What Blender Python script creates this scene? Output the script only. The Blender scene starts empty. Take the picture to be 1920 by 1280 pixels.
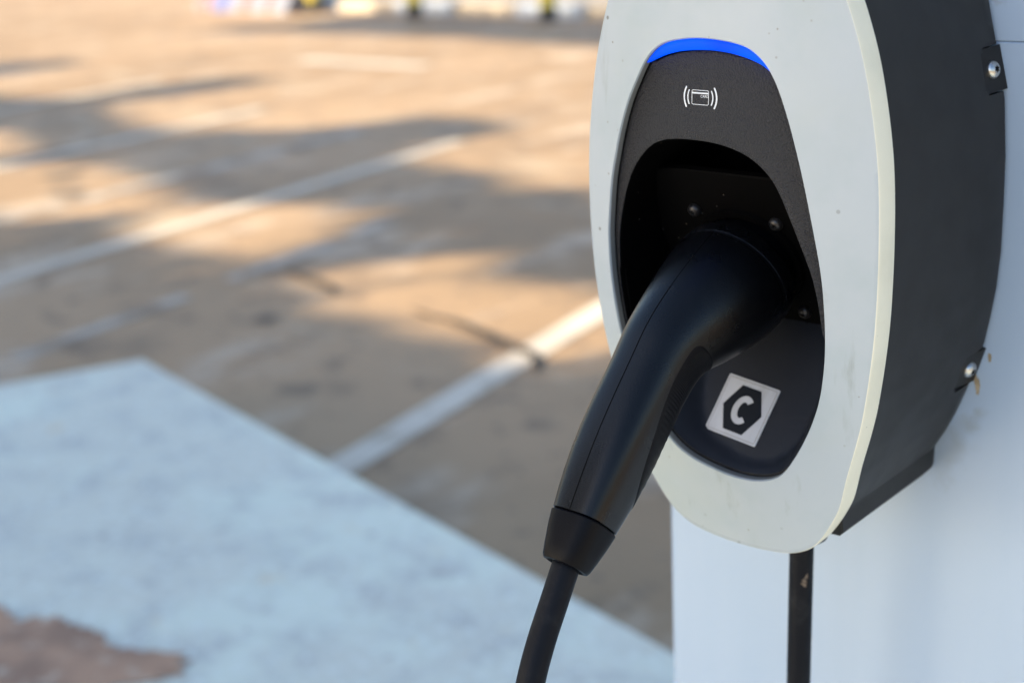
import bpy, bmesh, math, random
import numpy as np
from mathutils import Vector, Matrix
random.seed(7)
R = math.radians
S = bpy.context.scene
COL = S.collection

# ------------------------------------------------------------------ camera
def camera():
    pitch, roll, head = R(18), R(3), R(42)
    fw = Vector((-math.sin(head)*math.cos(pitch), math.cos(head)*math.cos(pitch), -math.sin(pitch)))
    rt = Vector((math.cos(head), math.sin(head), 0)); up = rt.cross(fw)
    X = math.cos(roll)*rt - math.sin(roll)*up
    Y = math.sin(roll)*rt + math.cos(roll)*up
    cd = bpy.data.cameras.new('camera'); cam = bpy.data.objects.new('camera', cd); COL.objects.link(cam)
    m = Matrix.Identity(4)
    for i in range(3):
        m[i][0] = X[i]; m[i][1] = Y[i]; m[i][2] = -fw[i]
    m[0][3], m[1][3], m[2][3] = 0.4212, -0.6463, 1.4997
    cam.matrix_world = m
    cd.lens = 50.0; cd.sensor_width = 36.0; cd.clip_start = 0.02; cd.clip_end = 2000
    cd.dof.use_dof = True; cd.dof.focus_distance = 0.755; cd.dof.aperture_fstop = 5.0
    cd.dof.aperture_blades = 0
    S.camera = cam
camera()

# ------------------------------------------------------------------ light
SUN_AZ = R(240)         # direction towards the sun, counted from +X anticlockwise
SUN_EL = R(24)
sun_dir = Vector((math.cos(SUN_AZ)*math.cos(SUN_EL), math.sin(SUN_AZ)*math.cos(SUN_EL), math.sin(SUN_EL)))
w = bpy.data.worlds.new('World'); S.world = w; w.use_nodes = True
nt = w.node_tree; bg = nt.nodes['Background']
sky = nt.nodes.new('ShaderNodeTexSky'); sky.sky_type = 'NISHITA'; sky.sun_disc = False
sky.sun_elevation = SUN_EL; sky.sun_rotation = math.pi/2 - SUN_AZ
sky.air_density = 1.0; sky.dust_density = 1.0; sky.ozone_density = 1.6
nt.links.new(sky.outputs[0], bg.inputs[0]); bg.inputs[1].default_value = 0.092
sl = bpy.data.lights.new('sun', 'SUN'); sl.energy = 3.9; sl.angle = R(0.6); sl.color = (1.0, 0.88, 0.65)
so = bpy.data.objects.new('sun', sl); COL.objects.link(so)
so.rotation_euler = (-sun_dir).to_track_quat('-Z', 'Y').to_euler(); so.location = (0, 0, 8)
S.view_settings.view_transform = 'Standard'; S.view_settings.look = 'None'
S.view_settings.exposure = 1.9; S.view_settings.gamma = 1.0
S.render.engine = 'CYCLES'

# ------------------------------------------------------------------ materials
def mat(name, col, rough=0.5, metal=0.0, spec=0.5, noise=None, bump=None, specks=None, emit=None, grad=None, coat=0):
    """noise=(scale, col2, lo, hi[, detail]); bump=(scale, strength, distance); specks=(scale, threshold, colour)"""
    m = bpy.data.materials.new(name); m.use_nodes = True
    n = m.node_tree.nodes; l = m.node_tree.links; b = n['Principled BSDF']
    b.inputs['Roughness'].default_value = rough; b.inputs['Metallic'].default_value = metal
    b.inputs['Specular IOR Level'].default_value = spec
    b.inputs['Coat Weight'].default_value = coat
    tc = n.new('ShaderNodeTexCoord')
    if metal < .5:
        rn = n.new('ShaderNodeTexNoise'); rn.inputs['Scale'].default_value = 45; rn.inputs['Detail'].default_value = 6
        l.new(tc.outputs['Object'], rn.inputs[0]); rr_ = n.new('ShaderNodeMapRange')
        rr_.inputs[1].default_value = .35; rr_.inputs[2].default_value = .7
        rr_.inputs[3].default_value = rough-.025; rr_.inputs[4].default_value = rough+.04
        l.new(rn.outputs[0], rr_.inputs[0]); l.new(rr_.outputs[0], b.inputs['Roughness'])
    rgb = n.new('ShaderNodeRGB'); rgb.outputs[0].default_value = (*col, 1); out = rgb.outputs[0]
    def mix(fac, a, c2):
        mx = n.new('ShaderNodeMix'); mx.data_type = 'RGBA'
        l.new(fac, mx.inputs[0]); l.new(a, mx.inputs[6])
        if isinstance(c2, tuple): mx.inputs[7].default_value = (*c2, 1)
        else: l.new(c2, mx.inputs[7])
        return mx.outputs[2]
    def noisefac(scale, lo, hi, detail=4, stretch=None, rough_=0.6):
        t = n.new('ShaderNodeTexNoise'); t.inputs['Scale'].default_value = scale
        t.inputs['Detail'].default_value = detail; t.inputs['Roughness'].default_value = rough_
        if stretch:
            mp = n.new('ShaderNodeMapping'); mp.inputs['Scale'].default_value = stretch
            l.new(tc.outputs['Object'], mp.inputs[0]); l.new(mp.outputs[0], t.inputs[0])
        else: l.new(tc.outputs['Object'], t.inputs[0])
        r = n.new('ShaderNodeMapRange'); r.inputs[1].default_value = lo; r.inputs[2].default_value = hi
        r.interpolation_type = 'SMOOTHSTEP'
        l.new(t.outputs[0], r.inputs[0]); return r.outputs[0]
    for q in (noise or []):
        out = mix(noisefac(q[0], q[2], q[3], q[4] if len(q) > 4 else 4, q[5] if len(q) > 5 else None), out, q[1])
    for q in (specks or []):
        v = n.new('ShaderNodeTexVoronoi'); v.inputs['Scale'].default_value = q[0]; v.inputs['Randomness'].default_value = 1
        l.new(tc.outputs['Object'], v.inputs[0])
        r = n.new('ShaderNodeMapRange'); r.inputs[1].default_value = q[1]; r.inputs[2].default_value = q[1]*0.6
        r.inputs[3].default_value = 0; r.inputs[4].default_value = 1
        l.new(v.outputs['Distance'], r.inputs[0])
        # only some cells carry a speck
        sp = n.new('ShaderNodeSeparateColor'); l.new(v.outputs['Color'], sp.inputs[0])
        g = n.new('ShaderNodeMath'); g.operation = 'GREATER_THAN'; g.inputs[1].default_value = q[3]
        l.new(sp.outputs[0], g.inputs[0])
        mu = n.new('ShaderNodeMath'); mu.operation = 'MULTIPLY'; l.new(r.outputs[0], mu.inputs[0]); l.new(g.outputs[0], mu.inputs[1])
        m2 = n.new('ShaderNodeMath'); m2.operation = 'MULTIPLY'; l.new(mu.outputs[0], m2.inputs[0]); l.new(sp.outputs[1], m2.inputs[1])
        out = mix(m2.outputs[0], out, q[2])
    l.new(out, b.inputs['Base Color'])
    if bump:
        t = n.new('ShaderNodeTexNoise'); t.inputs['Scale'].default_value = bump[0]; t.inputs['Detail'].default_value = 3
        l.new(tc.outputs['Object'], t.inputs[0])
        bp = n.new('ShaderNodeBump'); bp.inputs['Strength'].default_value = bump[1]; bp.inputs['Distance'].default_value = bump[2]
        l.new(t.outputs[0], bp.inputs['Height']); l.new(bp.outputs[0], b.inputs['Normal'])
    if emit:
        b.inputs['Emission Color'].default_value = (*emit[0], 1); b.inputs['Emission Strength'].default_value = emit[1]
    return m

M = {}
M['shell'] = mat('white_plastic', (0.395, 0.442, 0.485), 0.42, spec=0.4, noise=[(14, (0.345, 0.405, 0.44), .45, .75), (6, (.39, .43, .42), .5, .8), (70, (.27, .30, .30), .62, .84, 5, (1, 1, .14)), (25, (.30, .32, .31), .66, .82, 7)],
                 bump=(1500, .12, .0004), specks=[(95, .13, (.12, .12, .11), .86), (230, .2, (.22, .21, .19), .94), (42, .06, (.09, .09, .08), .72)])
M['shell_side'] = mat('warm_lit_side_plastic', (0.84, 0.79, 0.63), 0.45, spec=0.4, noise=[(20, (0.75, 0.71, 0.56), .45, .8)],
                 bump=(1300, .3, .0005), specks=[(120, .07, (.2, .18, .14), .9)])  # warm bounce light is put into this side band colour
M['shell_lip'] = mat('grey_edge_plastic', (0.15, 0.155, 0.155), 0.5)
M['panel'] = mat('textured_black_plastic', (0.019, 0.0185, 0.022), 0.42, spec=0.5, bump=(950, 1.0, .0022),
                 specks=[(300, .05, (.3, .3, .3), .97)])
M['recess'] = mat('recess_plastic', (0.010, 0.013, 0.022), 0.5, spec=0.4, bump=(1800, .35, .0005), specks=[(260, .07, (.25, .25, .25), .965)])
M['socket'] = mat('socket_black', (0.0013, 0.0013, 0.0016), 0.65, spec=0.035, bump=(900, .2, .0003), specks=[(420, .14, (.30, .28, .26), .965)])
M['plug'] = mat('plug_black_plastic', (0.0016, 0.0019, 0.0030), 0.29, spec=0.33, bump=(1300, .28, .0005),
                specks=[(240, .06, (.3, .3, .3), .965), (90, .03, (.25, .25, .25), .9)])
M['boot'] = mat('boot_black_plastic', (0.0022, 0.0023, 0.004), 0.42, spec=0.11, bump=(1500, .3, .0004))
M['seam'] = mat('seam_black', (0.001, 0.001, 0.001), 0.9, spec=0.1)
M['rubber'] = mat('cable_rubber', (0.0045, 0.0055, 0.009), 0.5, spec=0.13, bump=(500, .25, .0006), noise=[(60, (0.014, 0.015, 0.018), .5, .75)],
                  specks=[(150, .08, (.2, .17, .12), .93)])
M['housing'] = mat('housing_plastic', (0.0085, 0.0074, 0.0068), 0.46, spec=0.27, bump=(1600, .12, .0003), specks=[(220, .05, (.25, .25, .25), .97)],
                   noise=[(9, (0.0105, 0.0092, 0.0082), .45, .7)])
M['gap'] = mat('gap_black', (0.002, 0.002, 0.002), 0.8, spec=0.2)
M['steel'] = mat('stainless_steel', (0.55, 0.54, 0.52), 0.28, metal=1.0, noise=[(400, (.42, .40, .38), .5, .7)])
M['dark_screw'] = mat('blackened_screw', (0.03, 0.03, 0.035), 0.3, metal=0.6)
M['torx'] = mat('torx_recess', (0.01, 0.01, 0.01), 0.8)
M['print'] = mat('print_white', (0.62, 0.66, 0.72), 0.6)
M['stick_w'] = mat('sticker_silver', (0.50, 0.53, 0.60), 0.4, noise=[(120, (.42, .44, .49), .45, .75, 4, (1, .3, .3))], bump=(200, .1, .0003))
M['stick_edge'] = mat('sticker_rim', (0.30, 0.30, 0.32), 0.5)
M['stick_b'] = mat('sticker_ink', (0.006, 0.009, 0.016), 0.6, spec=0.2)
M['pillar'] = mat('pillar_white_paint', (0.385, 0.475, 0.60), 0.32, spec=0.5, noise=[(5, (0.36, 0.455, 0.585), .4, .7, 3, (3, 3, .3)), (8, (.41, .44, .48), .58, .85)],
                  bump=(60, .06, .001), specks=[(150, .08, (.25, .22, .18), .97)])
M['rust'] = mat('rust_stain', (0.30, 0.23, 0.14), 0.8, noise=[(150, (.45, .36, .25), .4, .7)])
M['led'] = mat('status_light_blue', (0.0, 0.015, 0.25), 0.45, spec=0.08, emit=((0.0, 0.075, 1.0), 0.3))

# ------------------------------------------------------------------ helpers
def link(name, me, m=None, parent=None):
    o = bpy.data.objects.new(name, me); COL.objects.link(o)
    if m is not None:
        for q in (m if isinstance(m, (list, tuple)) else [m]): me.materials.append(q)
    if parent is not None: o.parent = parent
    return o
def mesh(name, verts, faces, m=None, parent=None, smooth=True, mi=None):
    me = bpy.data.meshes.new(name); me.from_pydata([tuple(v) for v in verts], [], faces); me.update()
    bm = bmesh.new(); bm.from_mesh(me); bmesh.ops.recalc_face_normals(bm, faces=bm.faces); bm.to_mesh(me); bm.free()
    if mi is not None:
        for p, k in zip(me.polygons, mi): p.material_index = k
    if smooth:
        for p in me.polygons: p.use_smooth = True
    return link(name, me, m, parent)
def auto(o, ang=35):
    for p in o.data.polygons: p.use_smooth = True
    bm = bmesh.new(); bm.from_mesh(o.data)
    for e in bm.edges:
        if len(e.link_faces) == 2 and e.calc_face_angle(0) > R(ang): e.smooth = False
    bm.to_mesh(o.data); bm.free(); return o
def empty(name, loc, label, cat, group=None):
    o = bpy.data.objects.new(name, None); COL.objects.link(o); o.location = loc
    o.empty_display_size = .05; tag(o, label, cat, group); return o
def tag(o, label, cat, group=None):
    o['label'] = label; o['category'] = cat
    if group: o['group'] = group
    return o
def struct(o, kind='structure'):
    o['kind'] = kind; return o
def loft(rings, closed=True, cap0=False, cap1=False):
    """rings: list of equally long vertex lists"""
    v = []; f = []; n = len(rings[0])
    for r_ in rings: v += [tuple(p) for p in r_]
    for i in range(len(rings)-1):
        for j in range(n if closed else n-1):
            a = i*n+j; b = i*n+(j+1) % n; f.append((a, b, b+n, a+n))
    if cap0: f.append(tuple(range(n))[::-1])
    if cap1: f.append(tuple(range((len(rings)-1)*n, len(rings)*n)))
    return v, f
def box_bm(bm, x0, x1, y0, y1, z0, z1):
    r_ = bmesh.ops.create_cube(bm, size=1)
    for v in r_['verts']:
        v.co = Vector((x0+(v.co.x+.5)*(x1-x0), y0+(v.co.y+.5)*(y1-y0), z0+(v.co.z+.5)*(z1-z0)))
    return r_['verts']
def smoothstep(t):
    t = min(1, max(0, t)); return t*t*(3-2*t)

def catmull(pts, n, closed=False):
    """evenly resampled smooth curve through 2-d or 3-d points"""
    P = [np.array(p, float) for p in pts]; m = len(P); out = []
    rng = range(m) if closed else range(m-1)
    for i in rng:
        if closed: a, b, c, d = P[(i-1) % m], P[i], P[(i+1) % m], P[(i+2) % m]
        else: a, b, c, d = P[max(i-1, 0)], P[i], P[i+1], P[min(i+2, m-1)]
        for k in range(14):
            t = k/14
            out.append(.5*((2*b)+(-a+c)*t+(2*a-5*b+4*c-d)*t*t+(-a+3*b-3*c+d)*t**3))
    if not closed: out.append(P[-1])
    out = np.array(out)
    Q = np.vstack([out, out[:1]]) if closed else out
    s = np.r_[0, np.cumsum(np.linalg.norm(np.diff(Q, axis=0), axis=1))]
    u = np.linspace(0, s[-1], n, endpoint=not closed)
    return np.stack([np.interp(u, s, Q[:, k]) for k in range(Q.shape[1])], 1)
def smooth_loop(P, it=3):
    for _ in range(it):
        P = (np.roll(P, 1, 0)+2*P+np.roll(P, -1, 0))/4
    return P
def by_angle(P, cx, cz, n):
    """radius of a star-shaped outline at n angles"""
    a = np.arctan2(P[:, 1]-cz, P[:, 0]-cx); r_ = np.hypot(P[:, 0]-cx, P[:, 1]-cz)
    o = np.argsort(a); a = a[o]; r_ = r_[o]
    th = np.linspace(-math.pi, math.pi, n, endpoint=False)
    return th, np.interp(th, np.r_[a-2*math.pi, a, a+2*math.pi], np.r_[r_, r_, r_])

# ------------------------------------------------------------------ charger (its own frame: x right, y into the wall, z up)
OZ = 1.276
charger = empty('ev_charger', (0, 0, OZ), 'white oval wall charger with black recess and blue light arc, on the white pillar', 'charger')
WALL_Y = 0.155

def rimy(z):
    return 0.7*min(0, z-.05)**2 + 0.35*max(0, z-.05)**2
def dome(x, z):
    x = max(-.1, min(.1, x)); return rimy(z) + 1.8*(x*x-.093**2)
# outline of the front cover (half widths by height)
hw = [(-.1630, .0), (-.1625, .016), (-.1605, .033), (-.155, .045), (-.148, .0525), (-.139, .0585), (-.130, .0635), (-.12, .068), (-.10, .0735), (-.08, .0795), (-.06, .0845),
      (-.03, .0895), (.0, .0925), (.04, .0935), (.08, .0915), (.12, .085), (.15, .0765), (.175, .066), (.197, .052), (.212, .036), (.220, .019), (.2225, 0)]
rim = [(x, z) for z, x in hw] + [(-x, z) for z, x in hw[-2:0:-1]]
rim = smooth_loop(catmull(rim, 600, True), 4)
opening = [(0.0041, -0.1138), (-0.0112, -0.1117), (-0.0272, -0.1077), (-0.0400, -0.1000), (-0.0520, -0.0850), (-0.0640, -.0620), (-0.0716, -0.0403), (-0.0750, -0.0200), (-0.0768, 0.0015), (-0.0766, 0.023), (-0.0748, 0.038), (-0.072, 0.0564), (-0.0682, 0.0708), (-0.0637, 0.0859), (-0.0573, 0.1023), (-0.0504, 0.1149), (-0.0435, 0.1260), (-0.037, 0.1325), (-0.0297, 0.1364), (-0.0200, .1385), (-0.0096, 0.1396), (0.0041, 0.1392), (0.0162, 0.1374), (0.0245, 0.1345), (0.0330, 0.1275), (0.0393, 0.1177), (0.0446, 0.1047), (0.0492, 0.0905), (0.0544, 0.0713), (0.0584, 0.0536), (0.0622, 0.0349), (0.0648, 0.019), (0.0661, 0.0028), (0.0664, -0.0163), (0.0651, -0.0347), (0.0616, -0.054), (0.0555, -0.0717), (0.0470, -0.0889), (0.0383, -0.1024), (0.0307, -0.1090), (0.0188, -0.1130)]
opening = smooth_loop(catmull(opening, 600, True), 3)
led_low = [(-0.0425, 0.1245), (-0.0318, 0.1288), (-0.0225, 0.1310), (-0.0119, 0.1322), (0.0, 0.1325), (0.0114, 0.1314), (0.0208, 0.1293), (0.0285, 0.1265), (0.0330, 0.1238), (.0360, .1215)]
cav = [(-0.0735, 0.0018), (-0.0724, 0.0218), (-0.0677, 0.0417), (-0.0621, 0.0566), (-0.056, 0.0667), (-0.0477, 0.0755), (-0.0398, 0.0806), (-0.0295, 0.0833), (-0.0168, 0.0842), (-0.0037, 0.0839), (0.009, 0.082), (0.0199, 0.0782), (0.0280, 0.0730), (0.0348, 0.0660), (0.0394, 0.0582), (0.0439, 0.0482), (0.0483, 0.0379), (0.0518, 0.0290), (0.0545, 0.0220), (0.0574, 0.0130), (0.06, -0.0002), (0.0612, -0.0101), (0.0622, -0.0190)]
CX, CZ = -.004, .005
N = 360
TH, r_rim = by_angle(rim, CX, CZ, N)
_, r_open = by_angle(opening, CX, CZ, N)
def pt(th, r_): return (CX+r_*math.cos(th), CZ+r_*math.sin(th))

# front cover: domed face, rolled edge, side band tinted as if warmly lit, lip into the opening
def build_cover():
    rings = []; mats = []
    # from inner lip outwards
    for dy, ins in ((.011, .0013), (.005, .0010), (.0012, .0007), (.0003, .0002)):
        rings.append([(*pt(t, r_-ins)[:1], dome(*pt(t, r_))+dy, pt(t, r_-ins)[1]) for t, r_ in zip(TH, r_open)])
    mats += [3, 2, 0]
    K = 16
    for k in range(K+1):
        f = k/K; ring = []
        for t, ro, rr in zip(TH, r_open, r_rim):
            r_ = ro+(rr-.0004-ro)*f; x, z = pt(t, r_); ring.append((x, dome(x, z), z))
        rings.append(ring); mats.append(0)
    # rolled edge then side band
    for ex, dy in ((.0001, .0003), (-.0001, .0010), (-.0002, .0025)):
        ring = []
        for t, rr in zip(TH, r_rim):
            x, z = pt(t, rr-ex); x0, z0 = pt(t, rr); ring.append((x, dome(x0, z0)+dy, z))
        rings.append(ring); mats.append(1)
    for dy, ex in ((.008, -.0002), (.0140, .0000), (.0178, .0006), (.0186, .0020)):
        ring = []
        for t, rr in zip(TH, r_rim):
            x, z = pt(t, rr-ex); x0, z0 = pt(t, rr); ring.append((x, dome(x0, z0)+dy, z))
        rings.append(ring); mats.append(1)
    # return behind
    ring = []
    for t, rr in zip(TH, r_rim):
        x, z = pt(t, rr-.010); x0, z0 = pt(t, rr); ring.append((x, dome(x0, z0)+.0188, z))
    rings.append(ring); mats.append(1)
    v, f = loft(rings)
    mi = []
    for i in range(len(rings)-1): mi += [mats[i]]*N
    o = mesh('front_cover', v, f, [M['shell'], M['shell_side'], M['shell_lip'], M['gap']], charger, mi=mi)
    auto(o, 40)
build_cover()

# card reader panel: ring between the opening and the recess
PD = .0062
def panel_y(x, z): return dome(x, z)+PD
r_led = by_angle(np.array(led_low), CX, CZ, N)[1]
a_l = math.atan2(led_low[0][1]-CZ, led_low[0][0]-CX); a_r = math.atan2(led_low[-1][1]-CZ, led_low[-1][0]-CX)
r_out = r_open-.0010
r_pan = np.array([min(ro, rl-.0004) if a_r <= t <= a_l else ro for t, ro, rl in zip(TH, r_out, r_led)])
cavc = catmull(cav, 300)
# lower part of the recess outline runs just inside the opening
r_cavu = by_angle(cavc, CX, CZ, N)[1]
c0 = math.atan2(cav[0][1]-CZ, cav[0][0]-CX); c1 = math.atan2(cav[-1][1]-CZ, cav[-1][0]-CX)
r_cav = []
for t, ro, rc in zip(TH, r_open, r_cavu):
    low = ro-.0023
    if c1 <= t <= (c0 if c0 > 0 else math.pi): r_cav.append(min(rc, low))
    elif c0 < 0 and t <= c0: r_cav.append(min(rc, low))
    else: r_cav.append(low)
r_cav = np.array(r_cav)
for _ in range(3): r_cav = (np.roll(r_cav, 1)+2*r_cav+np.roll(r_cav, -1))/4
def build_panel():
    rings = []
    for f, dy in ((1.0, .0025), (.995, .0004), (.97, 0), (.8, 0), (.6, 0), (.4, 0), (.2, 0), (.04, 0), (0, .0006)):
        ring = []
        for t, rp, rc in zip(TH, r_pan, r_cav):
            r_ = rc+(rp-rc)*f; x, z = pt(t, r_); ring.append((x, panel_y(x, z)+dy, z))
        rings.append(ring)
    v, f = loft(rings); o = mesh('card_reader_panel', v, f, M['panel'], charger)
    return o
panel = build_panel()
# dark gap behind the panel edge
def build_gap():
    rings = []
    for e, dy in ((.0035, .010), (-.004, .0100)):
        rings.append([(pt(t, ro-e)[0], dome(*pt(t, ro))+dy, pt(t, ro-e)[1]) for t, ro in zip(TH, r_open)])
    v, f = loft(rings); mesh('cover_gasket', v, f, M['gap'], charger)
build_gap()
# blue status light
def build_led():
    up = []; lo = []; n = 80
    for k in range(n+1):
        t = a_r-.012+(a_l-a_r+.024)*k/n
        ro = float(np.interp(t, TH, r_open))-.0006; rl = float(np.interp(t, TH, r_led))+.0001
        up.append((t, max(ro, rl+.0001))); lo.append((t, rl))
    rings = []
    for f, dy in ((0, .0060), (.02, .0036), (.1, .0030), (.5, .0024), (.9, .0024), (1, .0030)):
        ring = []
        for (t, a), (_, b) in zip(up, lo):
            r_ = b+(a-b)*f; x, z = pt(t, r_); ring.append((x, dome(x, z)+dy, z))
        rings.append(ring)
    v, f = loft(rings, closed=False); mesh('status_light', v, f, M['led'], charger)
    m = M['led']; n_ = m.node_tree.nodes; l = m.node_tree.links; b = n_['Principled BSDF']
    tc = n_.new('ShaderNodeTexCoord'); v_ = n_.new('ShaderNodeTexNoise'); v_.inputs['Scale'].default_value = 45; v_.inputs['Detail'].default_value = 0
    l.new(tc.outputs['Object'], v_.inputs[0]); r_ = n_.new('ShaderNodeMapRange')
    r_.inputs[1].default_value = .3; r_.inputs[2].default_value = .8; r_.inputs[3].default_value = .17; r_.inputs[4].default_value = .42
    l.new(v_.outputs[0], r_.inputs[0]); l.new(r_.outputs[0], b.inputs['Emission Strength'])
build_led()

# recess: deep pocket above, sloping ramp below
def ramp_y(z): return .0105+(z+.115)*.753
POCKET = .078
def smin(a, b, k):
    h = max(k-abs(a-b), 0)/k; return min(a, b)-h*h*k*.25
def int_y(x, z): return smin(ramp_y(z), POCKET, .004)
ramp_z = -.115+(POCKET-.0105)/.753-.008
def build_recess():
    fr = [0, .004, .010, .018, .03, .045, .06, .08, .10, .13, .16, .2, .25, .3, .36, .42, .48, .54, .6, .66, .72, .78, .84, .9, .95]
    rings = []
    for t_ in fr:
        ring = []
        for t, rc in zip(TH, r_cav):
            r_ = rc*(1-t_); x, z = pt(t, r_); d = rc*t_
            xe, ze = pt(t, rc); ye = panel_y(xe, ze)+.0006
            if ze > -.035: wd = .007
            else: wd = .003+.55*max(0, int_y(xe, ze)-ye)
            wd = wd if ze > -.035 else .007+(wd-.007)*smoothstep((-.035-ze)/.02)
            wgt = smoothstep(min(1, d/wd)) if ze > -.035 else min(1, (d/wd))**.85
            yi = max(int_y(x, z), ye-.001)
            ring.append((x, ye+(yi-ye)*wgt, z))
        rings.append(ring)
    v, f = loft(rings)
    v.append((CX, int_y(CX, CZ), CZ)); n0 = (len(rings)-1)*N
    for j in range(N): f.append((n0+j, n0+(j+1) % N, len(v)-1))
    mi = [1 if sum(v[i][2] for i in q)/len(q) > ramp_z else 0 for q in f]  # pocket shade painted in: faces above the ramp take the blacker material
    return mesh('recess_lining', v, f, [M['recess'], M['socket']], charger, mi=mi)
build_recess()

# socket plate, tilted so that the plug points down and out
TILT = R(26)
SC = Vector((-.011, .0455, .0068))
NS = Vector((0, -math.cos(TILT), -math.sin(TILT)))       # outward normal
US = Vector((0, -math.sin(TILT), math.cos(TILT)))        # up in the plate
XS = Vector((1, 0, 0))
def sp(u, v, d): return SC+XS*u+US*v+NS*d
def build_socket():
    n = 96; rings = []
    def sq(a, hw_, hu, hd, p=7):
        c, s = math.cos(a), math.sin(a)
        h = hu if s > 0 else hd
        k = (abs(c/hw_)**p+abs(s/h)**p)**(-1/p); return c*k, s*k
    A = [2*math.pi*k/n for k in range(n)]
    rings.append([sp(.0300*math.cos(a), .0300*math.sin(a), -.012) for a in A])
    rings.append([sp(.0300*math.cos(a), .0300*math.sin(a), .0015) for a in A])
    rings.append([sp(.0310*math.cos(a), .0310*math.sin(a), .0030) for a in A])
    rings.append([sp(.0345*math.cos(a), .0345*math.sin(a), .0030) for a in A])
    rings.append([sp(.0352*math.cos(a), .0352*math.sin(a), 0) for a in A])
    def wide(a):
        u, v = sq(a, .064, .060, .046)
        return u+.004, v
    rings.append([sp(*[q*.985 for q in wide(a)], 0) for a in A])
    rings.append([sp(*wide(a), -.0008) for a in A])
    rings.append([sp(*wide(a), -.004) for a in A])
    v, f = loft(rings); o = mesh('socket_plate', v, f, M['socket'], charger); auto(o, 30)
    return o
socket = build_socket()

def screw_mesh(name, r_, h, m_head, m_hole, parent, pos, nrm, rot=0):
    """button-head torx screw"""
    n = 40; prof = [(1.0, -.3), (1.0, .10), (.96, .35), (.86, .62), (.70, .84), (.50, .97), (.46, 1.0)]
    rings = [[(r_*a*math.cos(2*math.pi*k/n), r_*a*math.sin(2*math.pi*k/n), h*b) for k in range(n)] for a, b in prof]
    def star(k, s): 
        a = 2*math.pi*k/n; return r_*s*(.34+.085*math.cos(6*a))
    for s, z in ((1, 1.0), (.97, .30)):
        rings.append([(star(k, s)*math.cos(2*math.pi*k/n), star(k, s)*math.sin(2*math.pi*k/n), h*z) for k in range(n)])
    v, f = loft(rings, cap1=True)
    nf = (len(rings)-1)*n; mi = [0]*((len(rings)-2)*n)+[1]*n+[1]
    o = mesh(name, v, f, [m_head, m_hole], parent, mi=mi); auto(o, 40)
    q = Vector(nrm).to_track_quat('Z', 'Y'); o.rotation_mode = 'QUATERNION'
    o.rotation_quaternion = q @ Matrix.Rotation(rot, 3, 'Z').to_quaternion(); o.location = pos
    return o
for (u, v, ro) in ((-.0290, .0312, .2), (.0248, .0285, .7), (.0275, -.0365, 1.1), (-.0290, -.0355, .4)):
    screw_mesh('screw', .0042, .0030, M['dark_screw'], M['torx'], socket, sp(u, v, .0006), NS, ro)

# housing: dark body between the cover and the wall
def hull_outline(front):
    a = [(.148, .0790), (.124, .0850), (.09, .0925), (.057, .0950), (.03, .0955), (.0, .0955), (-.022, .0940), (-.042, .0912), (-.057, .0885), (-.073, .0845), (-.091, .0785), (-.107, .0725), (-.120, .0665), (-.1335, .0590)]
    b = [(.148, .0745), (.124, .0815), (.09, .0880), (.057, .0908), (.03, .0915), (.0, .0905), (-.022, .0885), (-.042, .0858), (-.057, .0832), (-.073, .0795), (-.091, .0745), (-.107, .0695), (-.120, .0645), (-.1335, .0590)]
    top = [(.2165, .012), (.213, .030), (.204, .044), (.189, .057), (.170, .0685)]
    s = [(x, z) for z, x in (b if front else a)]
    t = [(x, z) for z, x in top]
    low = [(.0585, -.1470), (.0560, -.1500), (.030, -.1510)]
    right = t+s+low
    right = [np.array(p) for p in right]
    # densify
    P = []
    for i in range(len(right)-1):
        for k in range(6): P.append(right[i]+(right[i+1]-right[i])*k/6)
    P.append(right[-1])
    return [(p[0], p[1]) for p in P]+[(-p[0], p[1]) for p in P[::-1]]
def build_housing():
    F = np.array(hull_outline(True)); B = np.array(hull_outline(False)); rings = []
    for y, f, ins in ((.105, 0, .012), (.060, 0, .011), (.0145, 0, .010), (.0138, 0, .004), (.0150, 0, 0), (.05, .3, 0), (.085, .6, 0), (.12, .9, 0), (.1425, 1, 0), (.151, 1, .0004), (.1542, 1, .0022)):
        P = F+(B-F)*f; c = np.array([0, .03])
        d = c-P; d = d/np.linalg.norm(d, axis=1)[:, None]; P = P+d*ins
        rings.append([(p[0], y+(rimy(p[1])*.75 if y < .03 else 0), p[1]) for p in P])
    v, f = loft(rings, cap0=True, cap1=True)
    o = mesh('housing', v, f, M['housing'], charger); auto(o, 22)
    return o
housing = build_housing()

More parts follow.
